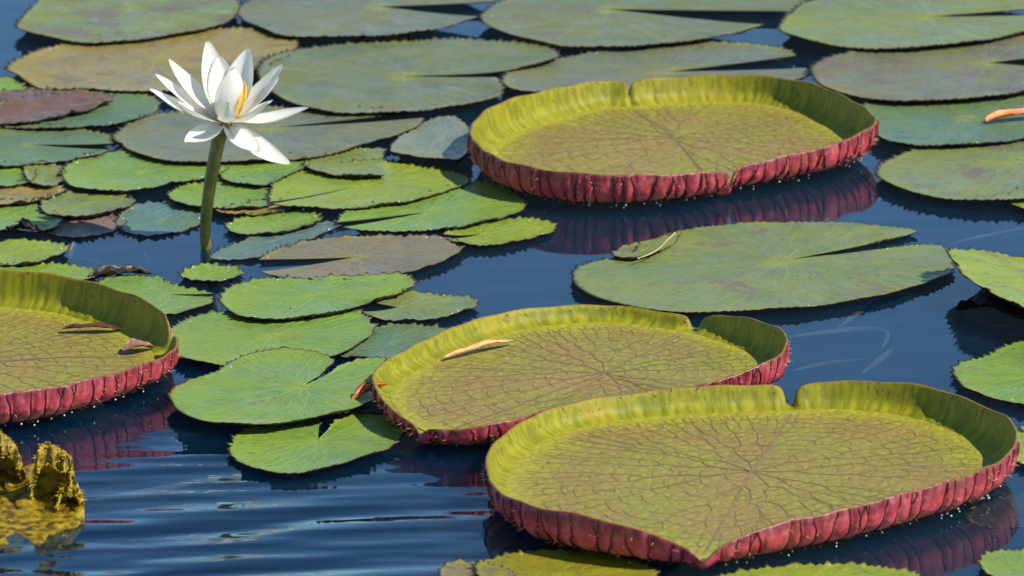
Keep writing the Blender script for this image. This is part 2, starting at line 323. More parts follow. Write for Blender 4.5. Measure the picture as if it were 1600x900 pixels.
# ---------------------------------------------------------------- giant rimmed pads
def giant(label, center, pts, cusps, flare, seed, slot=(.8, .8), nprim=9, seg=.021):
    """pts: (px, py, rim height px) round the foot of the rim, counter clockwise or not."""
    rg = np.random.default_rng(seed)
    P = []
    for i, p in enumerate(pts):
        P.append(p)
        if i in cusps: P.append(p)
    D = catmull(P, True, 14)
    zb = 0.010
    W = at(D[:, 0], D[:, 1], zb)
    k = 1.045 * np.linalg.norm(W - CAM, axis=1) * KX          # metres per pixel there
    ext = np.column_stack([W[:, 0], W[:, 1], D[:, 2] * k])
    Q, s, L = resample(ext, .0026, True)
    xy, h = Q[:, :2], Q[:, 2]
    N = normals2(xy, True, 5); n = len(xy)
    hs = h * (1 + .05 * wob(s / L * 2 * math.pi, seed) + .02 * np.sin(s / .013 + 2 * wob(s / L * 6.28, seed + 1)))
    hs = hs * 1.10
    for ci, dep in zip(cusps, slot):           # the rim parts in a slot at each notch
        w_ = at(pts[ci][0], pts[ci][1], zb)[:2]; d_ = np.abs(s - s[np.argmin(np.linalg.norm(xy - w_, axis=1))]); d_ = np.minimum(d_, L - d_)
        hs = hs * (1 - dep * np.exp(-(d_ / .0065) ** 2) - .26 * dep * np.exp(-(d_ / .020) ** 2))
    ZF = .0150; hs = np.maximum(hs, ZF - .004)
    nseg = int(L / seg); u = s / L * nseg
    jit = .34 * np.sin(u * 1.7 + seed) + .5 * np.sin(u * .63) + .2 * np.sin(u * 2.9 + 1)
    uu = u + jit * 0.6
    bul = np.abs(np.sin(math.pi * uu)) ** .55 * (.82 + .30 * np.sin(np.floor(uu) * 2.7 + seed) * np.sin(np.floor(uu) * 1.13))
    c = at(*center, zb)
    # ---- rim: outside then inside profile  (offset along normal, z, bulge weight, v, material)
    prof = []
    for v, o, b in ((-.30, -.060, .0), (-.22, -.042, .2), (-.14, -.028, .5), (-.06, -.016, .9), (.03, -.0085, 1.2), (.10, -.002, 1.3), (.19, .0030, 1.25), (.30, .0070, 1.15), (.43, .0100, 1.), (.58, .0118, .9), (.73, .0128, .75), (.86, .0134, .55), (.95, .0138, .3), (1., .0135, .1)):
        prof.append((o * (flare / .015 if o > 0 else 1), v, b))
    rings = []; pv = []; mi = []
    for off, v, b in prof:
        foot = .0125 * np.clip(hs / .03, .2, 1); z = np.where(v >= 0, foot + v * (hs + .006 - foot), foot + v * (foot - .001) / .30)
        rings.append(np.column_stack([xy + N * (off + .0068 * b * (bul - .28))[:, None], z])); pv.append(v)
    nout = len(rings)
    for v, o, b in ((1.0, .0115, .1), (.94, .0108, .2), (.82, .0098, .3), (.66, .0084, .3), (.50, .0064, .35), (.36, .0046, .45), (.25, .0016, .7), (.17, -.0025, 1.), (.13, -.0070, 1.), (.11, -.013, .5)):
        off = o * (flare / .015 if o > 0 else 1) - .0024 * b * (b > .5) * (bul - .6) - .0003 * (bul - .6)
        zz = foot + .002 * (v < .9) + v * (hs + .006 - foot) + .0018 * b * (bul - .5) * (v < .3)
        if v == .11: zz = np.full(n, ZF + .0008)
        rings.append(np.column_stack([xy + N * off[:, None], np.maximum(zz, ZF + .0008)])); pv.append(v)
    nr = len(rings); V = np.vstack(rings); F = gridq(nr, n, True)
    fm = np.repeat([0 if j < nout - 1 else 1 for j in range(nr - 1)], n)
    loc = c.copy(); loc[2] = 0
    root = empty('giant_water_lily_pad', loc); tag(root, label, 'lily pad', 'giant rimmed water lily pads')
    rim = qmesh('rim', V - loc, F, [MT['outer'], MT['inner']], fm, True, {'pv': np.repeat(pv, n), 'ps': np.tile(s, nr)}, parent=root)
    # ---- floor
    inner = rings[-1][:, :2]; ctr = c[:2]
    rr = np.concatenate([[.004, .05], np.linspace(.1, .9, 14), [.95, .985, 1.01]])
    fl = []
    rad = np.linalg.norm(inner - ctr, axis=1); th = np.unwrap(np.arctan2(*(inner - ctr).T[::-1]))
    for r_ in rr:
        q = ctr + (inner - ctr) * r_
        z = ZF + .0012 + .0014 * np.sin(q[:, 0] * 31 + seed) * np.sin(q[:, 1] * 23) * (1 - r_ ** 4) + (.004 * max(0, r_ - .9) / .1 if r_ < 1.02 else 0) * .3
        fl.append(np.column_stack([q, z]))
    FV = np.vstack(fl); Ff = gridq(len(rr), n, True)
    und = np.column_stack([ctr + (xy - ctr) * .97, np.full(n, -.003)])
    o = qmesh('floor', FV - loc, Ff, [MT['floor']], None, True, {'pr': np.repeat(rr, n), 'pt': np.tile(th, len(rr))}, parent=root)
    # ---- branching veins lying on the floor
    idx = lambda f: int(f * n) % n
    def fp(f, r_):
        f = f % 1.0; i = f * n; i0 = int(math.floor(i)) % n; i1 = (i0 + 1) % n; a = i - math.floor(i)
        q = ctr + (inner[i0] * (1 - a) + inner[i1] * a - ctr) * r_
        return np.array([q[0], q[1], ZF + .0018 + .0014 * math.sin(q[0] * 31 + seed) * math.sin(q[1] * 23) * (1 - r_ ** 4)])
    acc = Acc(); nodes = {}
    def ribbon(pp, w0, w1):
        pp = np.array(pp); T = np.gradient(pp, axis=0); A = np.column_stack([-T[:, 1], T[:, 0]]); A /= np.linalg.norm(A, axis=1)[:, None] + 1e-9
        wd = np.linspace(w0, w1, len(pp))[:, None]; z3 = np.zeros((len(pp), 1))
        A = np.hstack([A, z3]); up = np.array([0, 0, .00015])
        Vv = np.stack([pp - A * wd, pp + up, pp + A * wd], 1).reshape(-1, 3)
        m = len(pp); ff = []
        for j in range(m - 1):
            for q in (0, 1): ff.append((j * 3 + q, j * 3 + q + 1, (j + 1) * 3 + q + 1, (j + 1) * 3 + q))
        acc.add(Vv, ff)
    lev = [(.0, .20), (.20, .42), (.42, .63), (.63, .84), (.84, .985)]; wid = [.0010, .0008, .0006, .0005, .0004]
    # fractions equally spread by angle
    tt = (th - th[0]) / (th[-1] - th[0] + (th[-1] - th[-2]))
    def fth(a):                                # a in turns -> index fraction
        return float(np.interp(a % 1.0, np.append(tt, 1.0), np.arange(n + 1) / n))
    def grow(a, span, l):
        r0, r1 = lev[l]; r1 = min(.985, r1 + rg.uniform(-.05, .05) * (l < 4)); cnt = 7
        a1 = a + rg.uniform(-.15, .15) * span
        pp = [fp(fth(a + (a1 - a) * q + .05 * span * math.sin(q * 5 + a * 40)), r0 + (r1 - r0) * q) for q in np.linspace(0, 1, cnt)]
        ribbon(pp, wid[l], wid[min(l + 1, 4)])
        nodes.setdefault(l, []).append((a1, r1))
        if l < 4:
            for sg in (-1, 1):
                a2 = a1 + sg * span * .25
                r2 = lev[l + 1][0] + .06
                grow2(a1, r1, a2, min(r2, lev[l + 1][1]), span / 2, l + 1)
    def grow2(a1, r1, a2, r2, span, l):
        r2 = max(r2, r1 + .03)
        pp = [fp(fth(a1 + (a2 - a1) * q), r1 + (r2 - r1) * q) for q in np.linspace(0, 1, 4)]
        ribbon(pp, wid[l], wid[l]); e = lev[l][1]
        a3 = a2 + rg.uniform(-.12, .12) * span; e = min(.985, max(e + rg.uniform(-.04, .04), r2 + .03))
        pp = [fp(fth(a2 + (a3 - a2) * q + .05 * span * math.sin(q * 5 + a2 * 40)), r2 + (e - r2) * q) for q in np.linspace(0, 1, 6)]
        ribbon(pp, wid[l], wid[min(l + 1, 4)])
        if l < 4:
            for sg in (-1, 1): grow2(a3, e, a3 + sg * span * .25, e + .06, span / 2, l + 1)
    ph0 = rg.uniform()
    for q in range(nprim): grow(ph0 + (q + rg.uniform(-.2, .2)) / nprim, 1.0 / nprim, 0)
    for ci in cusps:                           # midrib out to each parting of the rim
        w_ = at(pts[ci][0], pts[ci][1], zb)[:2]; f_ = np.argmin(np.linalg.norm(xy - w_, axis=1)) / n
        ribbon([fp(f_, q) for q in np.linspace(.02, .98, 14)], .0021, .0015)
    for r_ in np.arange(.12, .97, .075):       # cross veins, broken zigzags
        m = int(2 * math.pi * r_ / .17); 
        for q in range(m):
            a0 = (q + rg.uniform(0, .3)) / m; a1 = a0 + rg.uniform(.5, .95) / m; ra = r_ + rg.uniform(-.025, .025); rb = r_ + rg.uniform(-.025, .025)
            pp = [fp(fth(a0 + (a1 - a0) * t_), ra + (rb - ra) * t_ + .012 * math.sin(t_ * 3.14)) for t_ in np.linspace(0, 1, 4)]
            ribbon(pp, .0005, .0004)
    o = acc.build('veins', [MT['vein']], parent=root, smooth=True); o.location = -loc; tag(o, kind='stuff')
    # ---- ribs in the creases of the outer wall
    cross = np.where(np.diff(np.floor(uu)) > 0)[0]
    prz = [(v_, j) for j, v_ in enumerate(pv[:nout]) if v_ < .98]
    sp = Acc(); glint_bead = Acc()
    cone_a = np.linspace(0, 2 * math.pi, 4, endpoint=False)
    def cone(p, d, ln, rd):
        d = d / np.linalg.norm(d); a = np.cross(d, [0, 0, 1.0] if abs(d[2]) < .9 else [1.0, 0, 0]); a /= np.linalg.norm(a); b_ = np.cross(d, a)
        ring = p + rd * (np.cos(cone_a)[:, None] * a + np.sin(cone_a)[:, None] * b_); tip = p + d * ln + rd * .06 * (np.cos(cone_a)[:, None] * a + np.sin(cone_a)[:, None] * b_)
        sp.add(np.vstack([ring, tip]), gridq(2, 4, True))
    for i in cross[:290]:
        if hs[i] < .012: continue
        lean = rg.uniform(-2.5, 2.5); pp = []
        for v_, j in prz:
            ii = int(i + lean * (v_ - .4) * 2) % n
            nn = np.append(N[ii], 0); pp.append(rings[j][ii] + nn * .0006)
        pp = np.array(pp)
        Vt, Ft = tube(pp, np.interp(np.linspace(0, 1, len(pp)), [0, .5, 1], [.0019, .0016, .0008]) * rg.uniform(.8, 1.2), 5, False)
        if rg.uniform() < .35:                 # forked towards the lip
            j0 = len(pp) // 2; k2 = int(rg.choice([-1, 1]) * 3.2); qq = [pp[j0]]
            for v_, j in prz[j0 + 1:]:
                ii = (i + int(k2 * (v_ - .4) * 1.8)) % n; qq.append(rings[j][ii] + np.append(N[ii], 0) * .0006)
            V2, F2 = tube(np.array(qq), .0008, 5, False); Ft = np.vstack([Ft, F2 + len(Vt)]); Vt = np.vstack([Vt, V2])
        qmesh('rib', Vt - loc, Ft, [MT['rib']], parent=root)
        for _ in range(6 if abs(N[i][0]) > .75 else 3):
            j = rg.integers(3, nout - 3); ii = int(i + rg.integers(-2, 3)) % n
            d = np.append(N[ii], rg.uniform(-.5, .3)) + np.append(rg.normal(0, .25, 2), 0)
            cone(rings[j][ii], d, rg.uniform(.004, .0095), .0008)
        for _ in range(2):
            ii = int(i + rg.integers(-3, 4)) % n
            cone(rings[3][ii], np.append(N[ii], rg.uniform(-.3, .15)), rg.uniform(.005, .010), .0009)
    o = sp.build('spines', [MT['spine']], parent=root); o.location = -loc; tag(o, kind='stuff')
    # ---- white beads painting glints on wet spines along the sunny rim foot
    lat = np.linspace(0, math.pi, 5); lon = np.linspace(0, 2 * math.pi, 6, endpoint=False)
    for i in cross:
        if N[i][1] > -.1 or N[i][0] < -.1 or rg.uniform() < .4: continue
        for q in range(rg.integers(1, 3)):
            ii = (i + rg.integers(2, 7)) % n
            p = rings[4][ii] + np.append(N[ii] * .003, -.003 - .004 * q); rd = rg.uniform(.0006, .0016)
            Vs = np.array([[math.sin(a) * math.cos(b_), math.sin(a) * math.sin(b_), math.cos(a)] for a in lat for b_ in lon]) * rd + p
            glint_bead.add(Vs, gridq(5, 6, True))
    if glint_bead.n:
        o = glint_bead.build('glint_beads', [MT['glint_bead']], parent=root); o.location = -loc; tag(o, kind='stuff')
    return root

giant('giant pad mirrored in open water, its two lobed crimson rim round a bare floor', (1055, 222),
  [(752, 268, 52), (762, 235, 50), (800, 212, 50), (880, 186, 44), (945, 172, 40), (985, 172, 40), (1010, 169, 40), (1060, 165, 40), (1130, 163, 42), (1200, 168, 44), (1262, 184, 48), (1310, 206, 50), (1342, 226, 52), (1350, 247, 54), (1290, 270, 48), (1200, 288, 46), (1150, 296, 42), (1128, 300, 42), (1105, 308, 44), (1040, 317, 48), (950, 322, 50), (870, 317, 50), (795, 299, 50)],
  (5, 17), .016, 11, (.4, .75), 9, .0175)
giant('giant pad with a tan dried leaf curled on its floor and a pink bristly rim', (945, 590),
  [(598, 630, 38), (622, 665, 34), (668, 692, 30), (720, 700, 38), (800, 690, 42), (870, 660, 30), (1000, 638, 22), (1100, 631, 36), (1190, 614, 50), (1214, 592, 54), (1205, 570, 54), (1168, 552, 50), (1120, 535, 40), (1080, 524, 30), (1030, 517, 27), (960, 509, 28), (880, 511, 30), (800, 522, 32), (720, 547, 34), (650, 580, 36), (610, 606, 38)],
  (2, 13), .014, 23, (.25, .85), 9, .0165)
giant('giant pad overlapping the rim of another, its floor pointed where the crimson rim lobes part', (1175, 745),
  [(778, 770, 50), (792, 815, 56), (845, 848, 62), (950, 872, 66), (1050, 884, 48), (1098, 888, 34), (1150, 880, 48), (1200, 870, 56), (1300, 852, 58), (1400, 827, 58), (1500, 797, 58), (1555, 768, 56), (1570, 738, 58), (1555, 712, 58), (1518, 690, 54), (1450, 663, 52), (1380, 650, 48), (1300, 644, 42), (1236, 646, 42), (1170, 648, 40), (1080, 652, 42), (1000, 658, 40), (920, 669, 40), (850, 690, 40), (804, 720, 42), (785, 742, 44)],
  (5, 18), .016, 37, (.3, .85))
giant('giant pad with a torn rim and two brown dead leaves lying on its floor', (-70, 572),
  [(0, 668, 56), (60, 660, 54), (140, 640, 52), (200, 619, 50), (248, 598, 46), (262, 580, 44), (254, 562, 46), (238, 545, 56), (200, 526, 58), (130, 503, 56), (80, 492, 55), (0, 484, 54), (-100, 480, 50), (-220, 490, 50), (-320, 520, 50), (-370, 570, 50), (-330, 630, 50), (-230, 665, 52), (-120, 678, 54), (-50, 676, 56)],
  (6,), .015, 51)

# ---------------------------------------------------------------- flat lily pads
LAYER = .0018
def pad(label, col, blotch, layer, center, pts, notch=False, lift=.0048, up=None, teeth=.0078, tilt=(0, 0), z0=None, seed=None, name='lily_pad', undulate=1.35, group=None):
    seed = seed if seed is not None else abs(hash(label)) % 1000 if False else sum(ord(ch) for ch in label) % 997
    rg = np.random.default_rng(seed)
    zb = (.003 + layer * LAYER) if z0 is None else z0
    D = catmull(pts, not notch, 10)
    c0 = at(*center, zb)
    W = at(D[:, 0], D[:, 1], zb + lift)
    th = np.arctan2(W[:, 1] - c0[1], W[:, 0] - c0[0]); lf = lambda t_: lift * (.55 - .45 * np.sin(t_))
    def upz(th):
        z = np.zeros_like(th)
        for a, wd, hh in (up or ()):
            dd = np.abs((th - R(a) + math.pi) % (2 * math.pi) - math.pi)
            z = z + hh * np.clip(1 - (dd / R(wd)) ** 2, 0, 1) ** 2
        return z
    W = at(D[:, 0], D[:, 1], zb + lf(th) + upz(th) + tilt[0] * (W[:, 0] - c0[0]) + tilt[1] * (W[:, 1] - c0[1]))
    Q, s, L = resample(W[:, :2], .0024, not notch)
    n = len(Q); N = normals2(Q, not notch)
    th = np.arctan2(Q[:, 1] - c0[1], Q[:, 0] - c0[0])
    tl = max(8, int(L / .0125)); u = s / L * tl + .5 * np.sin(s / L * tl * .37 + seed) + .35 * np.sin(s / L * tl * 1.13)
    saw = (u % 1.0); tri = np.where(saw < .55, saw / .55, (1 - saw) / .45)
    env = np.ones(n) if not notch else np.clip(np.minimum(s, L - s) / .03, 0, 1)
    amp = teeth * (.72 + .28 * np.sin(np.floor(u) * 2.39 + seed)) * env
    Qt = Q + N * (tri * amp)[:, None] + N * (.0015 * wob(s / L * 6.28, seed, ((9, 1), (14, .8), (23, .6))))[:, None]
    for _ in range(rg.integers(0, 4)):         # nibbled margin
        s0 = rg.uniform(.08, .92) * L; Qt = Qt - N * (rg.uniform(.003, .009) * np.exp(-((s - s0) / rg.uniform(.004, .011)) ** 2))[:, None]
    rr = np.array([.003, .08, .18, .3, .45, .6, .74, .85, .93, .975, 1.0])
    wv = wob(th, seed + 3); wv2 = wob(th, seed + 5, ((7, 1), (11, .8), (17, .6)))
    c = c0[:2]
    def zf(r_, q):
        z = zb + lf(th) * r_ ** 3 + upz(th) * np.clip((r_ - .62) / .38, 0, 1) ** 1.6
        z = z + undulate * (.0011 * wv * r_ ** 2 + .0007 * wv2 * r_ ** 5) + tilt[0] * (q[:, 0] - c[0]) + tilt[1] * (q[:, 1] - c[1])
        if r_ == 1.0: z = z + tri * amp * .55
        return z
    top = []
    for r_ in rr:
        q = c + ((Qt if r_ == 1.0 else Q) - c) * r_
        top.append(np.column_stack([q, zf(r_, q)]))
    br = [1.0, .97, .93, .8, .4, .01]; bot = []; hang = min(.0065, .9 * lift); fringe = np.clip(.62 + .5 * wob(s / L * 6.28, seed + 9, ((6, 1), (13, .8), (29, .7))), .1, 1.2)
    for r_ in br:
        q = c + ((Qt if r_ == 1.0 else Q) - c) * (r_ if r_ < 1 else .9985)
        z = zf(r_, q) - (.0011 if r_ == 1 else .0016) - (hang * env * fringe * (.25 + .75 * tri) if r_ == .97 else 0); bot.append(np.column_stack([q, z]))  # dark jagged hem added for the shadow and reflection under the edge
    V = np.vstack(top + bot); nr = len(top) + len(bot)
    F = gridq(nr, n, not notch)
    m = n if not notch else n - 1
    fm = np.repeat([0 if j < len(top) - 1 else 1 for j in range(nr - 1)], m)
    # orient up
    p = V[F[m * 4]]; nz = np.cross(p[1] - p[0], p[2] - p[0])[2]
    if nz < 0: F = F[:, ::-1]
    loc = np.array([c[0], c[1], 0])
    o = qmesh(name, V - loc, F, [MT['pad'], MT['under']], fm, True, {'pr': np.concatenate([np.repeat(rr, n), np.repeat(br, n)]), 'pt': np.tile(th, nr)}, loc=loc)
    lc = lin(col); o.color = (*lc, blotch)
    # forked veins: low ridges from the petiole to the margin
    acc = Acc(); fr_ = np.arange(n)
    def pt(i, r_):
        i = min(max(i, 0), n - 1) if notch else i % n
        i0 = int(i); i1 = min(i0 + 1, n - 1) if notch else (i0 + 1) % n; a = i - i0
        k0 = min(int(np.searchsorted(rr, r_)), len(rr) - 1); k0 = max(k0, 1); f = (r_ - rr[k0 - 1]) / (rr[k0] - rr[k0 - 1])
        T_ = lambda i_: top[k0 - 1][i_] * (1 - f) + top[k0][i_] * f
        return T_(i0) * (1 - a) + T_(i1) * a
    big_ = max(np.ptp(Q[:, 0]), np.ptp(Q[:, 1]))
    def vein(i, span, r0, lv):
        r1 = (.30, .58, .80, .965)[lv] + rg.uniform(-.05, .05) * (lv < 3); i1 = i + rg.uniform(-.12, .12) * span
        q = np.linspace(0, 1, 6); P_ = np.array([pt(i + (i1 - i) * t + .03 * span * math.sin(6 * t + i), r0 + (r1 - r0) * t) for t in q])
        T = np.gradient(P_, axis=0); A_ = np.column_stack([-T[:, 1], T[:, 0], 0 * T[:, 0]]); A_ /= np.linalg.norm(A_, axis=1)[:, None] + 1e-9
        w_ = (.0013, .0009, .0007, .0005)[lv] * np.linspace(1, .75, 6)[:, None] * min(1, big_ / .3); up_ = np.array([0, 0, .0001])
        acc.add(np.stack([P_ - A_ * w_ + up_, P_ + np.array([0, 0, .0005]), P_ + A_ * w_ + up_], 1).reshape(-1, 3), gridq(6, 3, False))
        if lv < (3 if big_ > .25 else 2):
            for sg in (-1, 1):
                i2 = i1 + sg * span * .25; r2 = r1 + .07
                if r2 < .95:
                    P2 = np.array([pt(i1 + (i2 - i1) * t, r1 + (r2 - r1) * t) for t in np.linspace(0, 1, 6)])
                    T = np.gradient(P2, axis=0); A2 = np.column_stack([-T[:, 1], T[:, 0], 0 * T[:, 0]]); A2 /= np.linalg.norm(A2, axis=1)[:, None] + 1e-9
                    acc.add(np.stack([P2 - A2 * w_[-1] + up_, P2 + np.array([0, 0, .0005]), P2 + A2 * w_[-1] + up_], 1).reshape(-1, 3), gridq(6, 3, False))
                    vein(i2, span / 2, r2, lv + 1)
    npr = 11 if big_ > .25 else 8
    for q in range(npr): vein((q + .5 + rg.uniform(-.2, .2)) * n / npr, n / npr, .02, 0)
    if acc.n:
        vo_ = acc.build('veins', [MT['padvein']], parent=o); vo_.location = -loc; vo_.color = (*lc, blotch); tag(vo_, kind='stuff')
    # stray drops near the margin, white to paint their sparkle
    acc = Acc(); lat = np.linspace(0, math.pi / 2, 4); lon = np.linspace(0, 2 * math.pi, 6, endpoint=False)
    for q in range(rg.integers(1, 5)):
        p = pt(rg.uniform(0, n - 1), rg.uniform(.9, .985)); rd = rg.uniform(.0007, .0017)
        acc.add(np.array([[math.sin(a) * math.cos(b_), math.sin(a) * math.sin(b_), .7 * math.cos(a)] for a in lat for b_ in lon]) * rd + p, gridq(4, 6, True))
    do_ = acc.build('glint_drops', [MT['glint_bead']], parent=o); do_.location = -loc; tag(do_, kind='stuff')
    return tag(o, label, 'lily pad', group or 'flat floating lily pads')

G1, G2, G3, GY = (104, 113, 80), (112, 126, 80), (112, 141, 66), (126, 144, 54)      # glaucous .. fresh
GR, GP, TAN, BL = (106, 112, 94), (116, 110, 94), (142, 126, 74), (92, 116, 88)
A = pad
# far row
A('sage lily pad with yellowed margins and brown scabs, overlapping the tan orange pad', G2, .75, 6, (205, 10), [(26, 40), (50, 51), (100, 62), (150, 66), (215, 61), (275, 52), (330, 42), (365, 26), (370, 5), (340, -22), (260, -40), (150, -40), (80, -15), (48, 14)])
A('broad tan lily pad turning orange at one end, behind the white flower', (136, 124, 78), .55, 4, (240, 95), [(13, 108), (30, 118), (62, 136), (110, 136), (175, 142), (240, 142), (310, 138), (400, 108), (445, 88), (463, 76), (460, 63), (430, 53), (380, 46), (300, 47), (200, 55), (120, 66), (55, 82), (22, 96)])
A('grey green lily pad with two dark buds standing at its edge', GR, .25, 6, (595, 10), [(748, 27), (700, 41), (650, 50), (590, 57), (520, 58), (455, 57), (412, 46), (376, 28), (372, 12), (400, -6), (470, -26), (560, -36), (660, -32), (740, -16), (775, 2)], True)
A('wide grey green lily pad speckled with dark marks, notch opening onto clear water', G1, .45, 6, (950, 14), [(1195, 40), (1150, 52), (1090, 63), (1000, 72), (900, 73), (850, 66), (800, 55), (766, 42), (752, 25), (775, 8), (830, -12), (900, -27), (1000, -34), (1130, -27), (1225, -10), (1258, 6), (1250, 16)], True)
A('plain sage lily pad overlapping the pad with a wide purple grey stain', G2, .3, 9.5, (1450, 26), [(1685, 22), (1650, 40), (1600, 50), (1540, 62), (1475, 70), (1420, 76), (1340, 76), (1270, 65), (1226, 51), (1218, 40), (1240, 15), (1266, 0), (1330, -18), (1430, -28), (1550, -22), (1640, -8), (1690, 6)], True)
A('large grey green lily pad beside the flower with its deep notch edged black', G1, .2, 5, (632, 119), [(776, 120), (781, 133), (775, 152), (700, 167), (650, 175), (550, 177), (500, 173), (448, 158), (420, 138), (404, 116), (416, 92), (460, 78), (560, 67), (640, 62), (720, 60), (800, 65), (850, 73), (868, 83), (866, 92), (800, 109)], True, up=((20, 25, .006),))
A('grey green lily pad partly hidden behind the bare giant pad, yellow at its centre', GR, .2, 4, (1045, 112), [(1262, 106), (1262, 118), (1200, 132), (1100, 142), (1000, 145), (900, 146), (820, 143), (786, 132), (796, 113), (830, 101), (870, 92), (950, 80), (1050, 70), (1150, 66), (1218, 75), (1246, 86)], True)
A('grey lily pad with a wide purple grey stain, behind the bare giant pad', (108, 112, 90), .75, 7.5, (1545, 98), [(1700, 108), (1680, 125), (1600, 143), (1530, 152), (1450, 157), (1370, 156), (1320, 148), (1282, 131), (1268, 115), (1275, 100), (1310, 86), (1400, 73), (1500, 62), (1600, 54), (1680, 58), (1700, 78)], True)
A('bluish green lily pad under the curled orange dry leaf', BL, .2, 5, (1510, 185), [(1346, 168), (1365, 205), (1388, 220), (1440, 228), (1540, 222), (1640, 207), (1690, 182), (1610, 150), (1500, 140), (1400, 146)])
A('fresh sage lily pad with purple brown scars along one edge', G2, .6, 3.4, (1590, 250), [(1370, 268), (1385, 284), (1420, 298), (1470, 309), (1530, 314), (1580, 313), (1640, 302), (1720, 275), (1745, 238), (1690, 206), (1600, 203), (1500, 214), (1430, 234), (1386, 252)])
A('small olive lily pad tucked against the purple scarred pad', GY, .2, 2, (1630, 310), [(1578, 309), (1590, 322), (1630, 328), (1680, 316), (1660, 299), (1605, 296)])
WIDE = A('wide sage lily pad alone on open water with one folded corner and long notch', G2, .42, 1, (1225, 407), [(1372, 389), (1440, 381), (1476, 386), (1490, 418), (1470, 432), (1430, 447), (1380, 461), (1320, 472), (1250, 482), (1150, 487), (1060, 488), (990, 480), (940, 468), (905, 452), (893, 434), (902, 418), (935, 406), (985, 398), (1000, 384), (1040, 365), (1100, 353), (1200, 346), (1290, 347), (1360, 351), (1430, 361), (1350, 382)], True, teeth=.0045)
A('olive lily pad tilted up off the water over a black rotting fold', GY, .5, 0, (1650, 440), [(1485, 394), (1522, 392), (1560, 397), (1610, 404), (1720, 415), (1760, 450), (1700, 490), (1640, 492), (1598, 481), (1550, 460), (1510, 436), (1490, 409)], z0=.028, tilt=(-.14, -.05), undulate=2)
A('round green lily pad floating by the reflection of the black rotting fold', G3, .2, 1, (1640, 585), [(1491, 582), (1502, 567), (1545, 556), (1572, 540), (1620, 530), (1700, 540), (1730, 590), (1660, 630), (1600, 632), (1550, 620), (1512, 606)])
A('small yellow olive lily pad pressed against the rim of the pointed giant pad', GY, .3, 1, (1630, 700), [(1584, 692), (1602, 668), (1660, 670), (1685, 705), (1625, 728), (1592, 716)])
A('rusty brown sunken lily pad by the beaded crimson rim', (112, 84, 62), .6, 0, (1610, 800), [(1512, 806), (1560, 781), (1640, 768), (1700, 790), (1640, 818), (1580, 826), (1532, 823)], z0=-.003, lift=.001)
A('small bright green lily pad off the rim reflection of the pointed giant pad', G3, .1, 1, (1595, 885), [(1532, 879), (1562, 860), (1620, 866), (1660, 890), (1620, 915), (1560, 904)])
A('olive yellow lily pad under the shaded rim of the pointed giant pad', (128, 124, 36), .2, 1, (880, 898), [(746, 882), (790, 867), (870, 860), (940, 864), (1000, 879), (1022, 900), (980, 930), (860, 942), (770, 922)])
A('small grey lily pad beside the olive yellow pad', GP, .4, .4, (745, 900), [(690, 891), (722, 879), (770, 884), (800, 900), (760, 925), (706, 915)])
A('yellow green lily pad by the pointed tip of the pointed giant pad', GY, .2, .5, (1270, 910), [(1120, 905), (1200, 889), (1300, 883), (1400, 888), (1430, 905), (1300, 935), (1160, 932)])
# left cluster
A('fresh green lily pad peeping out beside the decayed brown pad', G3, .1, 2, (-10, 140), [(-70, 150), (-30, 128), (10, 122), (38, 133), (50, 142), (20, 156), (-40, 162)])
A('decayed mottled brown lily pad spotted with pale flecks', (104, 74, 62), 1.0, 5.2, (50, 165), [(-60, 175), (-20, 150), (50, 140), (110, 138), (165, 147), (174, 157), (142, 172), (85, 184), (20, 193), (-40, 195)], undulate=3)
A('teal green lily pad lying half under the decayed brown pad', BL, .1, 4, (110, 172), [(-40, 190), (40, 199), (120, 198), (185, 194), (232, 181), (247, 166), (232, 150), (180, 143), (100, 147), (0, 160)])
A('blue green lily pad with a sharp notch, next to the teal pad', BL, .1, 3.2, (50, 226), [(172, 233), (145, 243), (100, 250), (55, 256), (0, 258), (-60, 250), (-80, 228), (-60, 206), (0, 201), (60, 199), (130, 202), (168, 212), (178, 224)], True)
A('blue grey lily pad spreading behind the flower stem, yellow at its centre', GR, .3, 4, (428, 199), [(662, 186), (650, 200), (610, 213), (560, 228), (520, 240), (470, 247), (400, 251), (330, 253), (260, 250), (222, 241), (194, 229), (178, 214), (186, 203), (212, 188), (262, 176), (350, 168), (460, 167), (560, 171), (640, 177)], True)
A('dusty blue grey lily pad lifted at its edge beside the bare giant pad', (112, 124, 116), .1, 4, (690, 215), [(611, 237), (645, 243), (690, 249), (716, 250), (732, 236), (736, 212), (722, 190), (690, 182), (652, 195), (624, 215)], lift=.012, teeth=.004)
A('light green lily pad with yellow streaks touching the stem, next to the blue green pad', G3, .1, 2.6, (225, 268), [(98, 272), (106, 285), (122, 294), (190, 298), (230, 294), (270, 286), (320, 278), (348, 268), (352, 254), (300, 244), (235, 240), (175, 237), (140, 243), (108, 257)])
A('green lily pad beside the flower stem under the drooping petals', G3, .1, 3, (410, 262), [(345, 270), (360, 282), (400, 288), (425, 285), (452, 272), (480, 258), (470, 246), (420, 241), (372, 245), (350, 255)])
A('small round sage lily pad overlapping two green pads beside the blue green pad', G2, .1, 3.4, (68, 273), [(40, 262), (66, 257), (90, 260), (98, 271), (88, 286), (70, 290), (48, 282)])
A('plain green lily pad wedged between the blue green and olive brown pads', G3, .1, 2.2, (-10, 272), [(-70, 278), (-40, 262), (20, 258), (50, 268), (44, 284), (0, 290), (-50, 290)])
A('short sage lily pad cut off straight at its notch', G2, .1, 4, (597, 256), [(601, 273), (560, 275), (520, 272), (486, 264), (478, 252), (520, 242), (562, 232), (604, 231)], True)
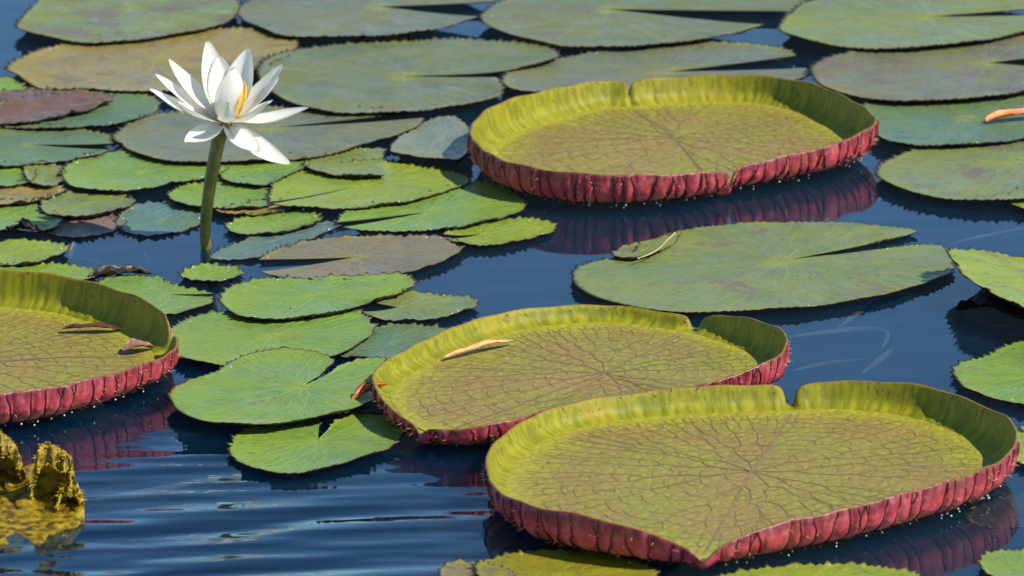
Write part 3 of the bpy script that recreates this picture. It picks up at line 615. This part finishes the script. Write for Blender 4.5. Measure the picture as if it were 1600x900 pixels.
A('yellow green lily pad with a long dark slit, near the bare giant pad', GY, .1, 2.6, (562, 290), [(420, 317), (426, 296), (434, 283), (480, 265), (545, 256), (610, 252), (650, 260), (690, 265), (716, 271), (734, 281), (700, 296), (650, 311), (600, 319), (545, 325), (500, 326), (450, 323), (424, 320)], True)
A('bright green lily pad with yellow eye touching the shaded rim of the bare giant pad', G3, .12, 1.6, (668, 331), [(524, 345), (545, 328), (600, 316), (660, 306), (735, 285), (785, 290), (812, 308), (818, 324), (790, 338), (750, 348), (700, 357), (640, 362), (580, 359), (535, 354)], True)
A('pale lime lily pad reaching onto open water near the crimson rim reflection', GY, .1, .6, (752, 366), [(696, 374), (722, 380), (760, 382), (800, 377), (850, 365), (866, 354), (850, 345), (800, 342), (760, 346), (720, 355), (692, 367)], True)
A('green lily pad crossed by the flower stem', G3, .1, 1.6, (350, 304), [(265, 305), (285, 291), (330, 283), (380, 280), (430, 288), (446, 303), (422, 318), (380, 324), (330, 324), (280, 318)])
A('narrow brown edged lily pad lying under the pad crossed by the stem', TAN, .5, .9, (400, 325), [(340, 330), (380, 320), (440, 312), (470, 318), (440, 328), (390, 335)])
A('narrow green lily pad between the stem and the grey brown pad', G3, .1, .6, (430, 348), [(355, 353), (370, 343), (420, 333), (470, 330), (501, 338), (495, 348), (460, 357), (420, 363), (375, 364)])
A('sunken bluish lily pad beneath the water beside the grey brown pad', (88, 112, 116), .1, 0, (430, 375), [(330, 402), (380, 378), (450, 357), (520, 345), (528, 352), (470, 378), (400, 404)], z0=.0020, lift=.001)
A('grey brown toothed lily pad with a dark slit and raised jagged edge', GP, .5, .8, (555, 402), [(405, 424), (440, 432), (500, 438), (560, 437), (620, 430), (660, 418), (700, 405), (722, 388), (716, 378), (680, 372), (620, 368), (560, 368), (500, 373), (440, 386), (402, 404)], True, teeth=.006, up=((90, 70, .004),))
A('tiny pale green lily pad at the foot of the flower stem', G3, .1, .2, (330, 427), [(285, 428), (305, 417), (340, 413), (375, 422), (365, 432), (335, 440), (300, 438)])
A('oval green lily pad between the grey brown toothed pad and a broad green pad', G3, .1, 4.4, (490, 460), [(346, 469), (360, 451), (400, 438), (470, 437), (550, 432), (620, 428), (644, 438), (640, 450), (600, 462), (560, 478), (500, 490), (420, 497), (370, 490)])
A('slender green lily pad with a dark toothed edge facing open water', G2, .1, .9, (622, 480), [(566, 488), (582, 495), (620, 499), (680, 496), (720, 486), (744, 474), (720, 463), (660, 458), (600, 460), (574, 470)], True)
A('broad green lily pad touching the torn rim, under the pad with the upturned lobe', G3, .1, 2.2, (425, 524), [(262, 520), (290, 499), (340, 490), (420, 489), (520, 487), (562, 490), (582, 510), (570, 530), (530, 550), (480, 565), (420, 571), (340, 569), (290, 560), (267, 540)])
A('bluish green lily pad half hidden behind the rim with the curled tan leaf', BL, .1, 0, (615, 535), [(530, 552), (560, 530), (585, 512), (640, 506), (700, 518), (680, 542), (620, 558), (570, 558)], lift=.003)
A('bright green lily pad with one lobe edge turned up and a forked notch', G3, .18, 6.2, (472, 604), [(528, 570), (560, 560), (600, 558), (616, 576), (600, 610), (560, 635), (500, 649), (440, 660), (380, 664), (310, 656), (275, 637), (265, 615), (290, 596), (340, 582), (362, 566), (400, 551), (440, 545), (490, 550), (520, 560), (508, 572)], True, up=((75, 60, .006),), teeth=.004)
A('heart shaped green lily pad on rippled water near the torn giant pad', G3, .1, .5, (497, 688), [(512, 672), (530, 656), (570, 648), (610, 655), (628, 680), (600, 702), (540, 722), (480, 738), (430, 738), (380, 722), (358, 700), (370, 680), (400, 662), (440, 655), (492, 654), (498, 668)], True)
A('green lily pad floating behind the rim of the torn giant pad', GY, .1, 1.6, (20, 396), [(-60, 396), (0, 378), (40, 376), (94, 382), (101, 394), (60, 409), (0, 413), (-50, 409)], up=((90, 60, .004),))
A('narrow green lily pad touching the rim top of the torn giant pad', G3, .1, .8, (60, 424), [(-40, 427), (20, 414), (80, 413), (135, 418), (146, 430), (100, 442), (0, 444)])
A('green lily pad with a dark notch beside the black shrivelled leaf', G3, .1, .6, (262, 460), [(332, 461), (328, 472), (290, 486), (240, 492), (190, 480), (150, 455), (160, 438), (205, 431), (250, 435), (268, 446), (334, 456)], True)
A('pale green lily pad next to the dark clump of rotting leaf', G3, .1, 1.4, (20, 338), [(-60, 340), (-10, 316), (50, 317), (86, 333), (92, 348), (62, 362), (0, 360), (-50, 358)])
A('olive brown lily pad squeezed between two green pads', TAN, .5, 1.9, (20, 301), [(-60, 303), (0, 288), (60, 286), (98, 296), (82, 308), (40, 317), (-20, 317)])
A('small sage lily pad with a brown curled margin', G2, .3, 1.3, (140, 317), [(65, 325), (80, 308), (120, 298), (180, 299), (209, 311), (192, 325), (140, 336), (90, 337)])
A('sunken purple lily pad just under the water', (118, 104, 104), .5, 0, (125, 352), [(66, 355), (80, 342), (120, 335), (170, 335), (192, 348), (170, 362), (120, 371), (82, 368)], z0=.0022, lift=.001)
A('sunken blue green lily pad just under the water', (90, 118, 112), .1, 0, (250, 345), [(184, 350), (200, 328), (240, 318), (290, 322), (318, 342), (290, 358), (240, 367), (205, 364)], z0=.0022, lift=.001)

# ---------------------------------------------------------------- curled dead leaves
def curl(name, label, P0, P1, z, wdt, mat, roll=1.2, arch=.004, seed=1, cat='dead leaf', crump=.0015, ztilt=0.0):
    """a dried leaf rolled along its length between two photo pixels, lying at height z"""
    a = at(*P0, z); b = at(*P1, z + ztilt); ax = b - a; ln = np.linalg.norm(ax); ax /= ln
    sd_ = np.cross([0, 0, 1.0], ax); sd_ /= np.linalg.norm(sd_); upv = np.cross(ax, sd_)
    rg = np.random.default_rng(seed); nu, nv = 26, 13; V = []
    for side in (0, 1):
        for i in range(nu):
            t = i / (nu - 1); wloc = wdt * (math.sin(math.pi * min(1, .06 + .9 * t)) ** .6) * (1 + .12 * math.sin(7 * t + seed))
            for j in range(nv):
                q = (j / (nv - 1) - .5) * 2
                an = q * roll * (1 + .15 * math.sin(4 * t + seed)); rad = wloc / max(roll, .3)
                p = a + ax * ln * t + sd_ * math.sin(an) * rad + upv * ((1 - math.cos(an)) * rad + arch * math.sin(math.pi * t) + .0008)
                p = p + upv * crump * (math.sin(13 * t + 3 * q + seed) + .6 * math.sin(29 * t - 5 * q)) * .5 * abs(q)
                V.append(p - upv * (.0009 if side else 0))
    V = np.array(V); F = np.vstack([gridq(nu, nv, False), gridq(nu, nv, False, nu * nv)[:, ::-1]])
    e = []
    ring = [(i, 0) for i in range(nu)] + [(nu - 1, j) for j in range(1, nv)] + [(i, nv - 1) for i in range(nu - 2, -1, -1)] + [(0, j) for j in range(nv - 2, 0, -1)]
    for k_ in range(len(ring)):
        i0 = ring[k_]; i1 = ring[(k_ + 1) % len(ring)]; f0 = i0[0] * nv + i0[1]; f1 = i1[0] * nv + i1[1]
        e.append((f0, f0 + nu * nv, f1 + nu * nv, f1))
    loc = (a + b) / 2; o = qmesh(name, V - loc, np.vstack([F, e]), [mat], loc=loc)
    return tag(o, label, cat)
curl('dried_leaf', 'tan dried leaf curled on the veined floor of a giant pad', (696, 560), (802, 534), .0215, .0085, MT['tan'], 1.5, .003, 3)
curl('dried_leaf', 'rust orange dried leaf leaning on a bristly shaded rim', (552, 626), (604, 602), .014, .011, MT['rust'], 1.3, .004, 5, ztilt=.012)
curl('dried_leaf', 'bright orange dry leaf curled on a bluish green pad', (1542, 190), (1640, 180), .016, .016, MT['orange'], 1.0, .006, 8)
curl('dead_leaf', 'dark brown dead leaf lying under the torn rim wall', (98, 514), (190, 514), .0215, .010, MT['brown'], .7, .003, 9)
curl('dead_leaf', 'dull pinkish dead leaf in the corner by the rim tear', (192, 548), (240, 542), .0215, .013, MT['pink'], .6, .004, 12)
curl('shrivelled_leaf', 'black shrivelled leaf curled up out of the water', (140, 438), (236, 428), .002, .020, MT['black'], .9, .006, 14, crump=.004)
curl('rotting_leaf', 'dark clump of rotting leaf between pale green pads', (8, 362), (62, 364), .008, .014, MT['black'], 1.3, .006, 17, crump=.005)
curl('rotting_leaf', 'black rotting fold of leaf hanging under a tilted olive pad', (1500, 486), (1600, 500), .001, .040, MT['black'], 1.0, .012, 21, crump=.006)
FOLD = pad('folded_corner', G2, .5, 2.6, (1005, 390), [(960, 400), (966, 388), (1000, 379), (1040, 367), (1062, 361), (1050, 380), (1020, 395), (990, 403)], lift=.004, teeth=.003, name='folded_corner')
for k_ in ('label', 'category', 'group'): del FOLD[k_]
FOLD.parent = WIDE; FOLD.location = FOLD.location - WIDE.location
for ch in list(FOLD.children): bpy.data.objects.remove(ch)
P_ = at(np.array([996, 1015, 1030, 1042, 1055]), np.array([404, 397, 388, 376, 364]), .0165); V_, F_ = tube(catmull(P_, False, 6) - np.array(WIDE.location), .0008, 6, False)
qmesh('papery_edge', V_, F_, [MT['cream']], parent=WIDE)

# ---------------------------------------------------------------- dark flower buds
def bud(label, px, py, hh, rd):
    p = at(px, py, .004); k = 8; V = []; prof = [(0, .35), (.12, .8), (.35, 1), (.6, .85), (.85, .45), (1, .04)]
    for z, r_ in prof:
        for q in range(k):
            a = 2 * math.pi * q / k; V.append((math.cos(a) * r_ * rd, math.sin(a) * r_ * rd + .12 * hh * z, z * hh - .004))
    o = qmesh('flower_bud', V, gridq(len(prof), k, True), [MT['black']], loc=p); tag(o, label, 'bud', 'dark flower buds')
bud('plump dark bud poking up at the edge of a grey green pad', 566, 66, .020, .0075)
bud('slim crooked dark bud at the edge of a grey green pad', 641, 60, .019, .004)

# ---------------------------------------------------------------- submerged stems
def stemline(label, pts, z, rad):
    D = catmull(pts, False, 8); P = at(D[:, 0], D[:, 1], z); loc = P[len(P) // 2]
    V, F = tube(P - loc, rad * np.sin(np.linspace(.06, math.pi - .06, len(P))) ** .6, 8, False)
    tag(qmesh('submerged_stem', V, F, [MT['subm']], loc=loc), label, 'stem', 'pale stems under the water')
stemline('pale submerged stem hooked beside the pink bristly rim', [(1225, 528), (1290, 520), (1350, 515), (1385, 522), (1378, 545)], -.012, .005)
stemline('pale submerged stem running to the wide sage pad', [(1310, 512), (1340, 490), (1385, 470), (1440, 455)], -.016, .004)
stemline('short pale submerged stem slanting towards the pointed giant pad', [(1345, 585), (1375, 562), (1395, 545)], -.012, .005)
stemline('thin submerged stem grazing the pink bristly rim', [(1235, 580), (1290, 568), (1350, 562)], -.014, .003)
stemline('long thin submerged stem reaching for the tilted olive pad', [(1480, 382), (1540, 368), (1620, 352)], -.01, .0022)
stemline('pale submerged stem beside the sunken purple pad', [(122, 362), (112, 390), (105, 412)], -.004, .0045)
stemline('forked pale submerged stem near the flower stem', [(205, 372), (222, 392), (232, 410)], -.008, .003)
stemline('thin submerged stem trailing to the black shrivelled leaf', [(110, 400), (150, 412), (180, 425)], -.006, .0028)
stemline('pale submerged stem lying past the crumpled yellow leaf', [(140, 782), (200, 775), (260, 764), (300, 755)], -.006, .006)

# ---------------------------------------------------------------- crumpled young leaf
def young():
    loc = at(25, 775, 0); root = empty('young_giant_leaf', loc); tag(root, 'crumpled yellow young leaf with spiny folded edges on the water', 'young leaf')
    sp = Acc(); rg = np.random.default_rng(4)
    def lobe(name, cx, cy, wx, hz, depth, seed, lean, arc):
        """an upright crumpled fold: a wall bent round an arc, its lip frilled"""
        c = at(cx, cy, 0); nu, nv = 60, 16; V = []
        r2 = np.random.default_rng(seed); p1, p2, p3 = r2.uniform(0, 6, 3)
        for side in (0, 1):
            for j in range(nv):
                v = j / (nv - 1)
                for i in range(nu):
                    u_ = i / (nu - 1) * 2 - 1
                    q = Vector((u_ * wx * 70, v * hz * 50, seed * 3.1)); nz = mnoise.fractal(q, 1.0, 2.0, 3)
                    tooth = abs((u_ * 9 + p1) % 1 - .5) * 2
                    ro = v ** 1.3 * 2.3                                  # lip rolls over
                    x = wx * math.sin(u_ * arc) / math.sin(arc) * (1 - .12 * v) + .004 * nz
                    y = depth * (math.cos(u_ * arc) - 1) + lean * (1 - math.cos(ro)) + (.0045 * math.sin(13 * u_ + p1) + .002 * math.sin(27 * u_ + p2)) * v ** 1.5 + .003 * nz
                    z = hz * (1 - .45 * abs(u_) ** 2.0 + .06 * math.sin(5 * u_ + p3)) * math.sin(min(ro, 2.1)) ** .9 * (1 - .25 * max(0, v - .75) / .25) + .005 * tooth * v ** 4 + .002 * nz * v
                    V.append((c[0] + x, c[1] + y + (.0012 if side else 0), z - .004))
        V = np.array(V); n = nu * nv
        F = np.vstack([gridq(nv, nu, False), gridq(nv, nu, False, n)[:, ::-1]])
        a = np.arange(nu - 1) + (nv - 1) * nu; F = np.vstack([F, np.stack([a, a + 1, a + 1 + n, a + n], 1)])
        qmesh(name, V - loc, F, [MT['yellow']], parent=root)
        for _ in range(230):
            p = V[rg.integers(nu * 8, n)]; d = np.array([rg.normal(0, .5), -1 + rg.normal(0, .5), rg.uniform(-.2, .8)]); d /= np.linalg.norm(d)
            a_ = np.cross(d, [0, 0, 1.0]); a_ /= np.linalg.norm(a_); b_ = np.cross(d, a_); an = np.linspace(0, 6.283, 4, endpoint=False)
            rg_ = (np.cos(an)[:, None] * a_ + np.sin(an)[:, None] * b_); ln = rg.uniform(.003, .009)
            sp.add(np.vstack([p + rg_ * .0011, p + d * ln + rg_ * .00006]), gridq(2, 4, True))
    lobe('folded_lobe', 88, 778, .026, .078, .03, 5, -.018, 1.5)
    lobe('folded_lobe', 112, 792, .016, .036, .02, 9, -.012, 1.4)
    lobe('folded_lobe', 0, 752, .034, .070, .04, 12, -.020, 1.4)
    lobe('folded_lobe', -70, 760, .045, .070, .05, 15, -.02, 1.3)
    # low wet blade between the folds
    nu, nv = 50, 26; V = []
    for side in (0, 1):
        for j in range(nv):
            for i in range(nu):
                px = -140 + 272 * i / (nu - 1); py = 748 + 110 * j / (nv - 1) - 10 * math.sin(math.pi * i / (nu - 1)) * (1 - j / nv)
                if i > nu - 8: py = 748 + 110 * (.5 + (j / (nv - 1) - .5) * math.sqrt(max(.02, (nu - 1 - i) / 7)))
                p = at(px, py, 0); z = .011 - .0135 * (j / (nv - 1)) ** 1.3 + .009 * mnoise.fractal(Vector((p[0] * 45, p[1] * 20, 2)), 1, 2, 4) * (1 - .6 * j / nv)
                V.append((p[0], p[1], z - (.0012 if side else 0)))
    V = np.array(V); n = nu * nv; F = np.vstack([gridq(nv, nu, False)[:, ::-1], gridq(nv, nu, False, n)])
    qmesh('crinkled_blade', V - loc, F, [MT['yellow']], parent=root)
    o = sp.build('spines', [MT['yellowspine']], parent=root); o.location = -loc; tag(o, kind='stuff')
young()

# ---------------------------------------------------------------- the white flower
def flower():
    foot = at(322, 388, 0); Y = foot[1]; root = empty('white_water_lily', foot)
    tag(root, 'white water lily flower with pointed petals held up on a brown green stem', 'flower')
    c = atY(352, 188, Y); mpp = np.linalg.norm(c - CAM) * KX
    # stem: from under the water to the receptacle
    sp_ = [atY(334, 440, Y) * 1.0, atY(327, 410, Y), atY(322, 386, Y), atY(321, 350, Y), atY(328, 290, Y), atY(338, 235, Y), atY(347, 200, Y)]
    sp_[0][2] = -.06; sp_[1][2] = -.03
    P = catmull(np.array(sp_), False, 8)
    V, F = tube(P - foot, np.interp(np.arange(len(P)), [0, len(P) * .4, len(P) - 1], [.0070, .0074, .0104]), 14, False)
    qmesh('stem', V, F, [MT['stem']], parent=root)
    axis = np.array([.05, -.22, 1.0]); axis /= np.linalg.norm(axis)
    def petal(tx, ty, dep, wpx, bend=.12, cup=.35, bx=0, by=0, name='petal', tw=0.0, pointy=.75):
        """tip pixel, depth of the tip towards the viewer (m, + nearer), widest half width in px"""
        b = c + np.array([bx * mpp, 0, -by * mpp]); t = atY(tx, ty, Y - dep); ax = t - b; ln = np.linalg.norm(ax); ax /= ln
        inward = (c + axis * .085) - (b + t) / 2; nrm = inward - ax * np.dot(inward, ax)
        nrm /= np.linalg.norm(nrm); sd_ = np.cross(ax, nrm)
        nrm, sd_ = nrm * math.cos(tw) + sd_ * math.sin(tw), sd_ * math.cos(tw) - nrm * math.sin(tw)
        nu, nv = 24, 11; V = []; pr = []; pt = []; wd = wpx * mpp * 1.62
        for side in (0, 1):
            for i in range(nu):
                s_ = i / (nu - 1)
                wl = wd * (math.sin(math.pi * (s_ * .93 + .055) ** .85) ** pointy) * (1 - .25 * (1 - s_) ** 2)
                for j in range(nv):
                    q = (j / (nv - 1) - .5) * 2
                    p = b + ax * ln * s_ + sd_ * wl * q * (1 - .08 * cup * q * q) + nrm * (cup * wl * q * q - bend * ln * math.sin(math.pi * s_) * .5 + .0006 * math.sin(9 * s_ + 3 * q + tx))
                    V.append(p - nrm * (.0008 * math.sin(math.pi * (.08 + .84 * s_)) if side else 0)); pr.append(s_); pt.append(q + tx * .1)
        V = np.array(V); n = nu * nv
        ring = [(i, 0) for i in range(nu)] + [(nu - 1, j) for j in range(1, nv)] + [(i, nv - 1) for i in range(nu - 2, -1, -1)] + [(0, j) for j in range(nv - 2, 0, -1)]
        e = [(ring[k_][0] * nv + ring[k_][1], ring[k_][0] * nv + ring[k_][1] + n, ring[(k_ + 1) % len(ring)][0] * nv + ring[(k_ + 1) % len(ring)][1] + n, ring[(k_ + 1) % len(ring)][0] * nv + ring[(k_ + 1) % len(ring)][1]) for k_ in range(len(ring))]
        F = np.vstack([gridq(nu, nv, False), gridq(nu, nv, False, n)[:, ::-1], e])
        qmesh(name, V - foot, F, [MT['petal']], None, True, {'pr': pr, 'pt': pt}, parent=root)
    petal(324, 64, -.045, 15, .10, .30, -2, 0)                # tall back petal
    petal(342, 88, -.040, 16, .10, .35, 2, 0)
    petal(388, 76, -.038, 17, .10, .40, 6, 0)                 # back right
    petal(364, 106, .030, 19, .22, .45, 2, 1)                 # cupped front petal before the stamens
    petal(442, 102, -.020, 14, .10, .35, 10, 0)
    petal(436, 122, .012, 13, .14, .35, 10, 0)
    petal(482, 168, .006, 12, .16, .35, 12, 1)
    petal(453, 257, .062, 15, .22, .30, 8, 3)
    petal(404, 238, .066, 14, .18, .30, 2, 3)
    petal(290, 222, .060, 14, .20, .35, -6, 3)
    petal(234, 140, .010, 12, .14, .40, -10, 1)
    petal(243, 116, -.008, 11, .12, .35, -8, 0)
    petal(264, 93, -.030, 13, .12, .35, -6, 0)
    petal(276, 158, .050, 11, .16, .40, -8, 2)
    petal(356, 160, .060, 10, .30, .40, 0, 2)                 # short petal turned to the viewer
    petal(418, 160, .058, 12, .20, .45, 8, 2)
    petal(426, 156, -.010, 6, .10, .30, 10, 0)
    # stamens
    for q in range(16):
        a = 2.399 * q; r_ = .0035 * math.sqrt(q); top = atY(373, 132, Y) + np.array([math.cos(a) * r_ * .8, math.sin(a) * r_, .004 * math.sin(q * 1.7)])
        b = c + np.array([.008 + math.cos(a) * r_ * .8, math.sin(a) * r_ * .8, .004]); m = (b + top) / 2 + np.array([math.cos(a), math.sin(a), 0]) * .004
        P = catmull(np.array([b, m, top]), False, 4); V, F = tube(P - foot, np.linspace(.0012, .0019, len(P)), 5, False)
        qmesh('stamen', V, F, [MT['stamen']], parent=root)
    # receptacle under the petals
    V = []
    for z, r_ in ((-.020, .0100), (-.015, .0108), (-.010, .0115), (-.006, .0105), (-.003, .006), (-.002, .0005)):
        for q in range(14): V.append(c - foot + np.array([math.cos(q / 14 * 6.2832) * r_, math.sin(q / 14 * 6.2832) * r_, z]))
    qmesh('receptacle', V, gridq(6, 14, True), [MT['stem']], parent=root)
flower()
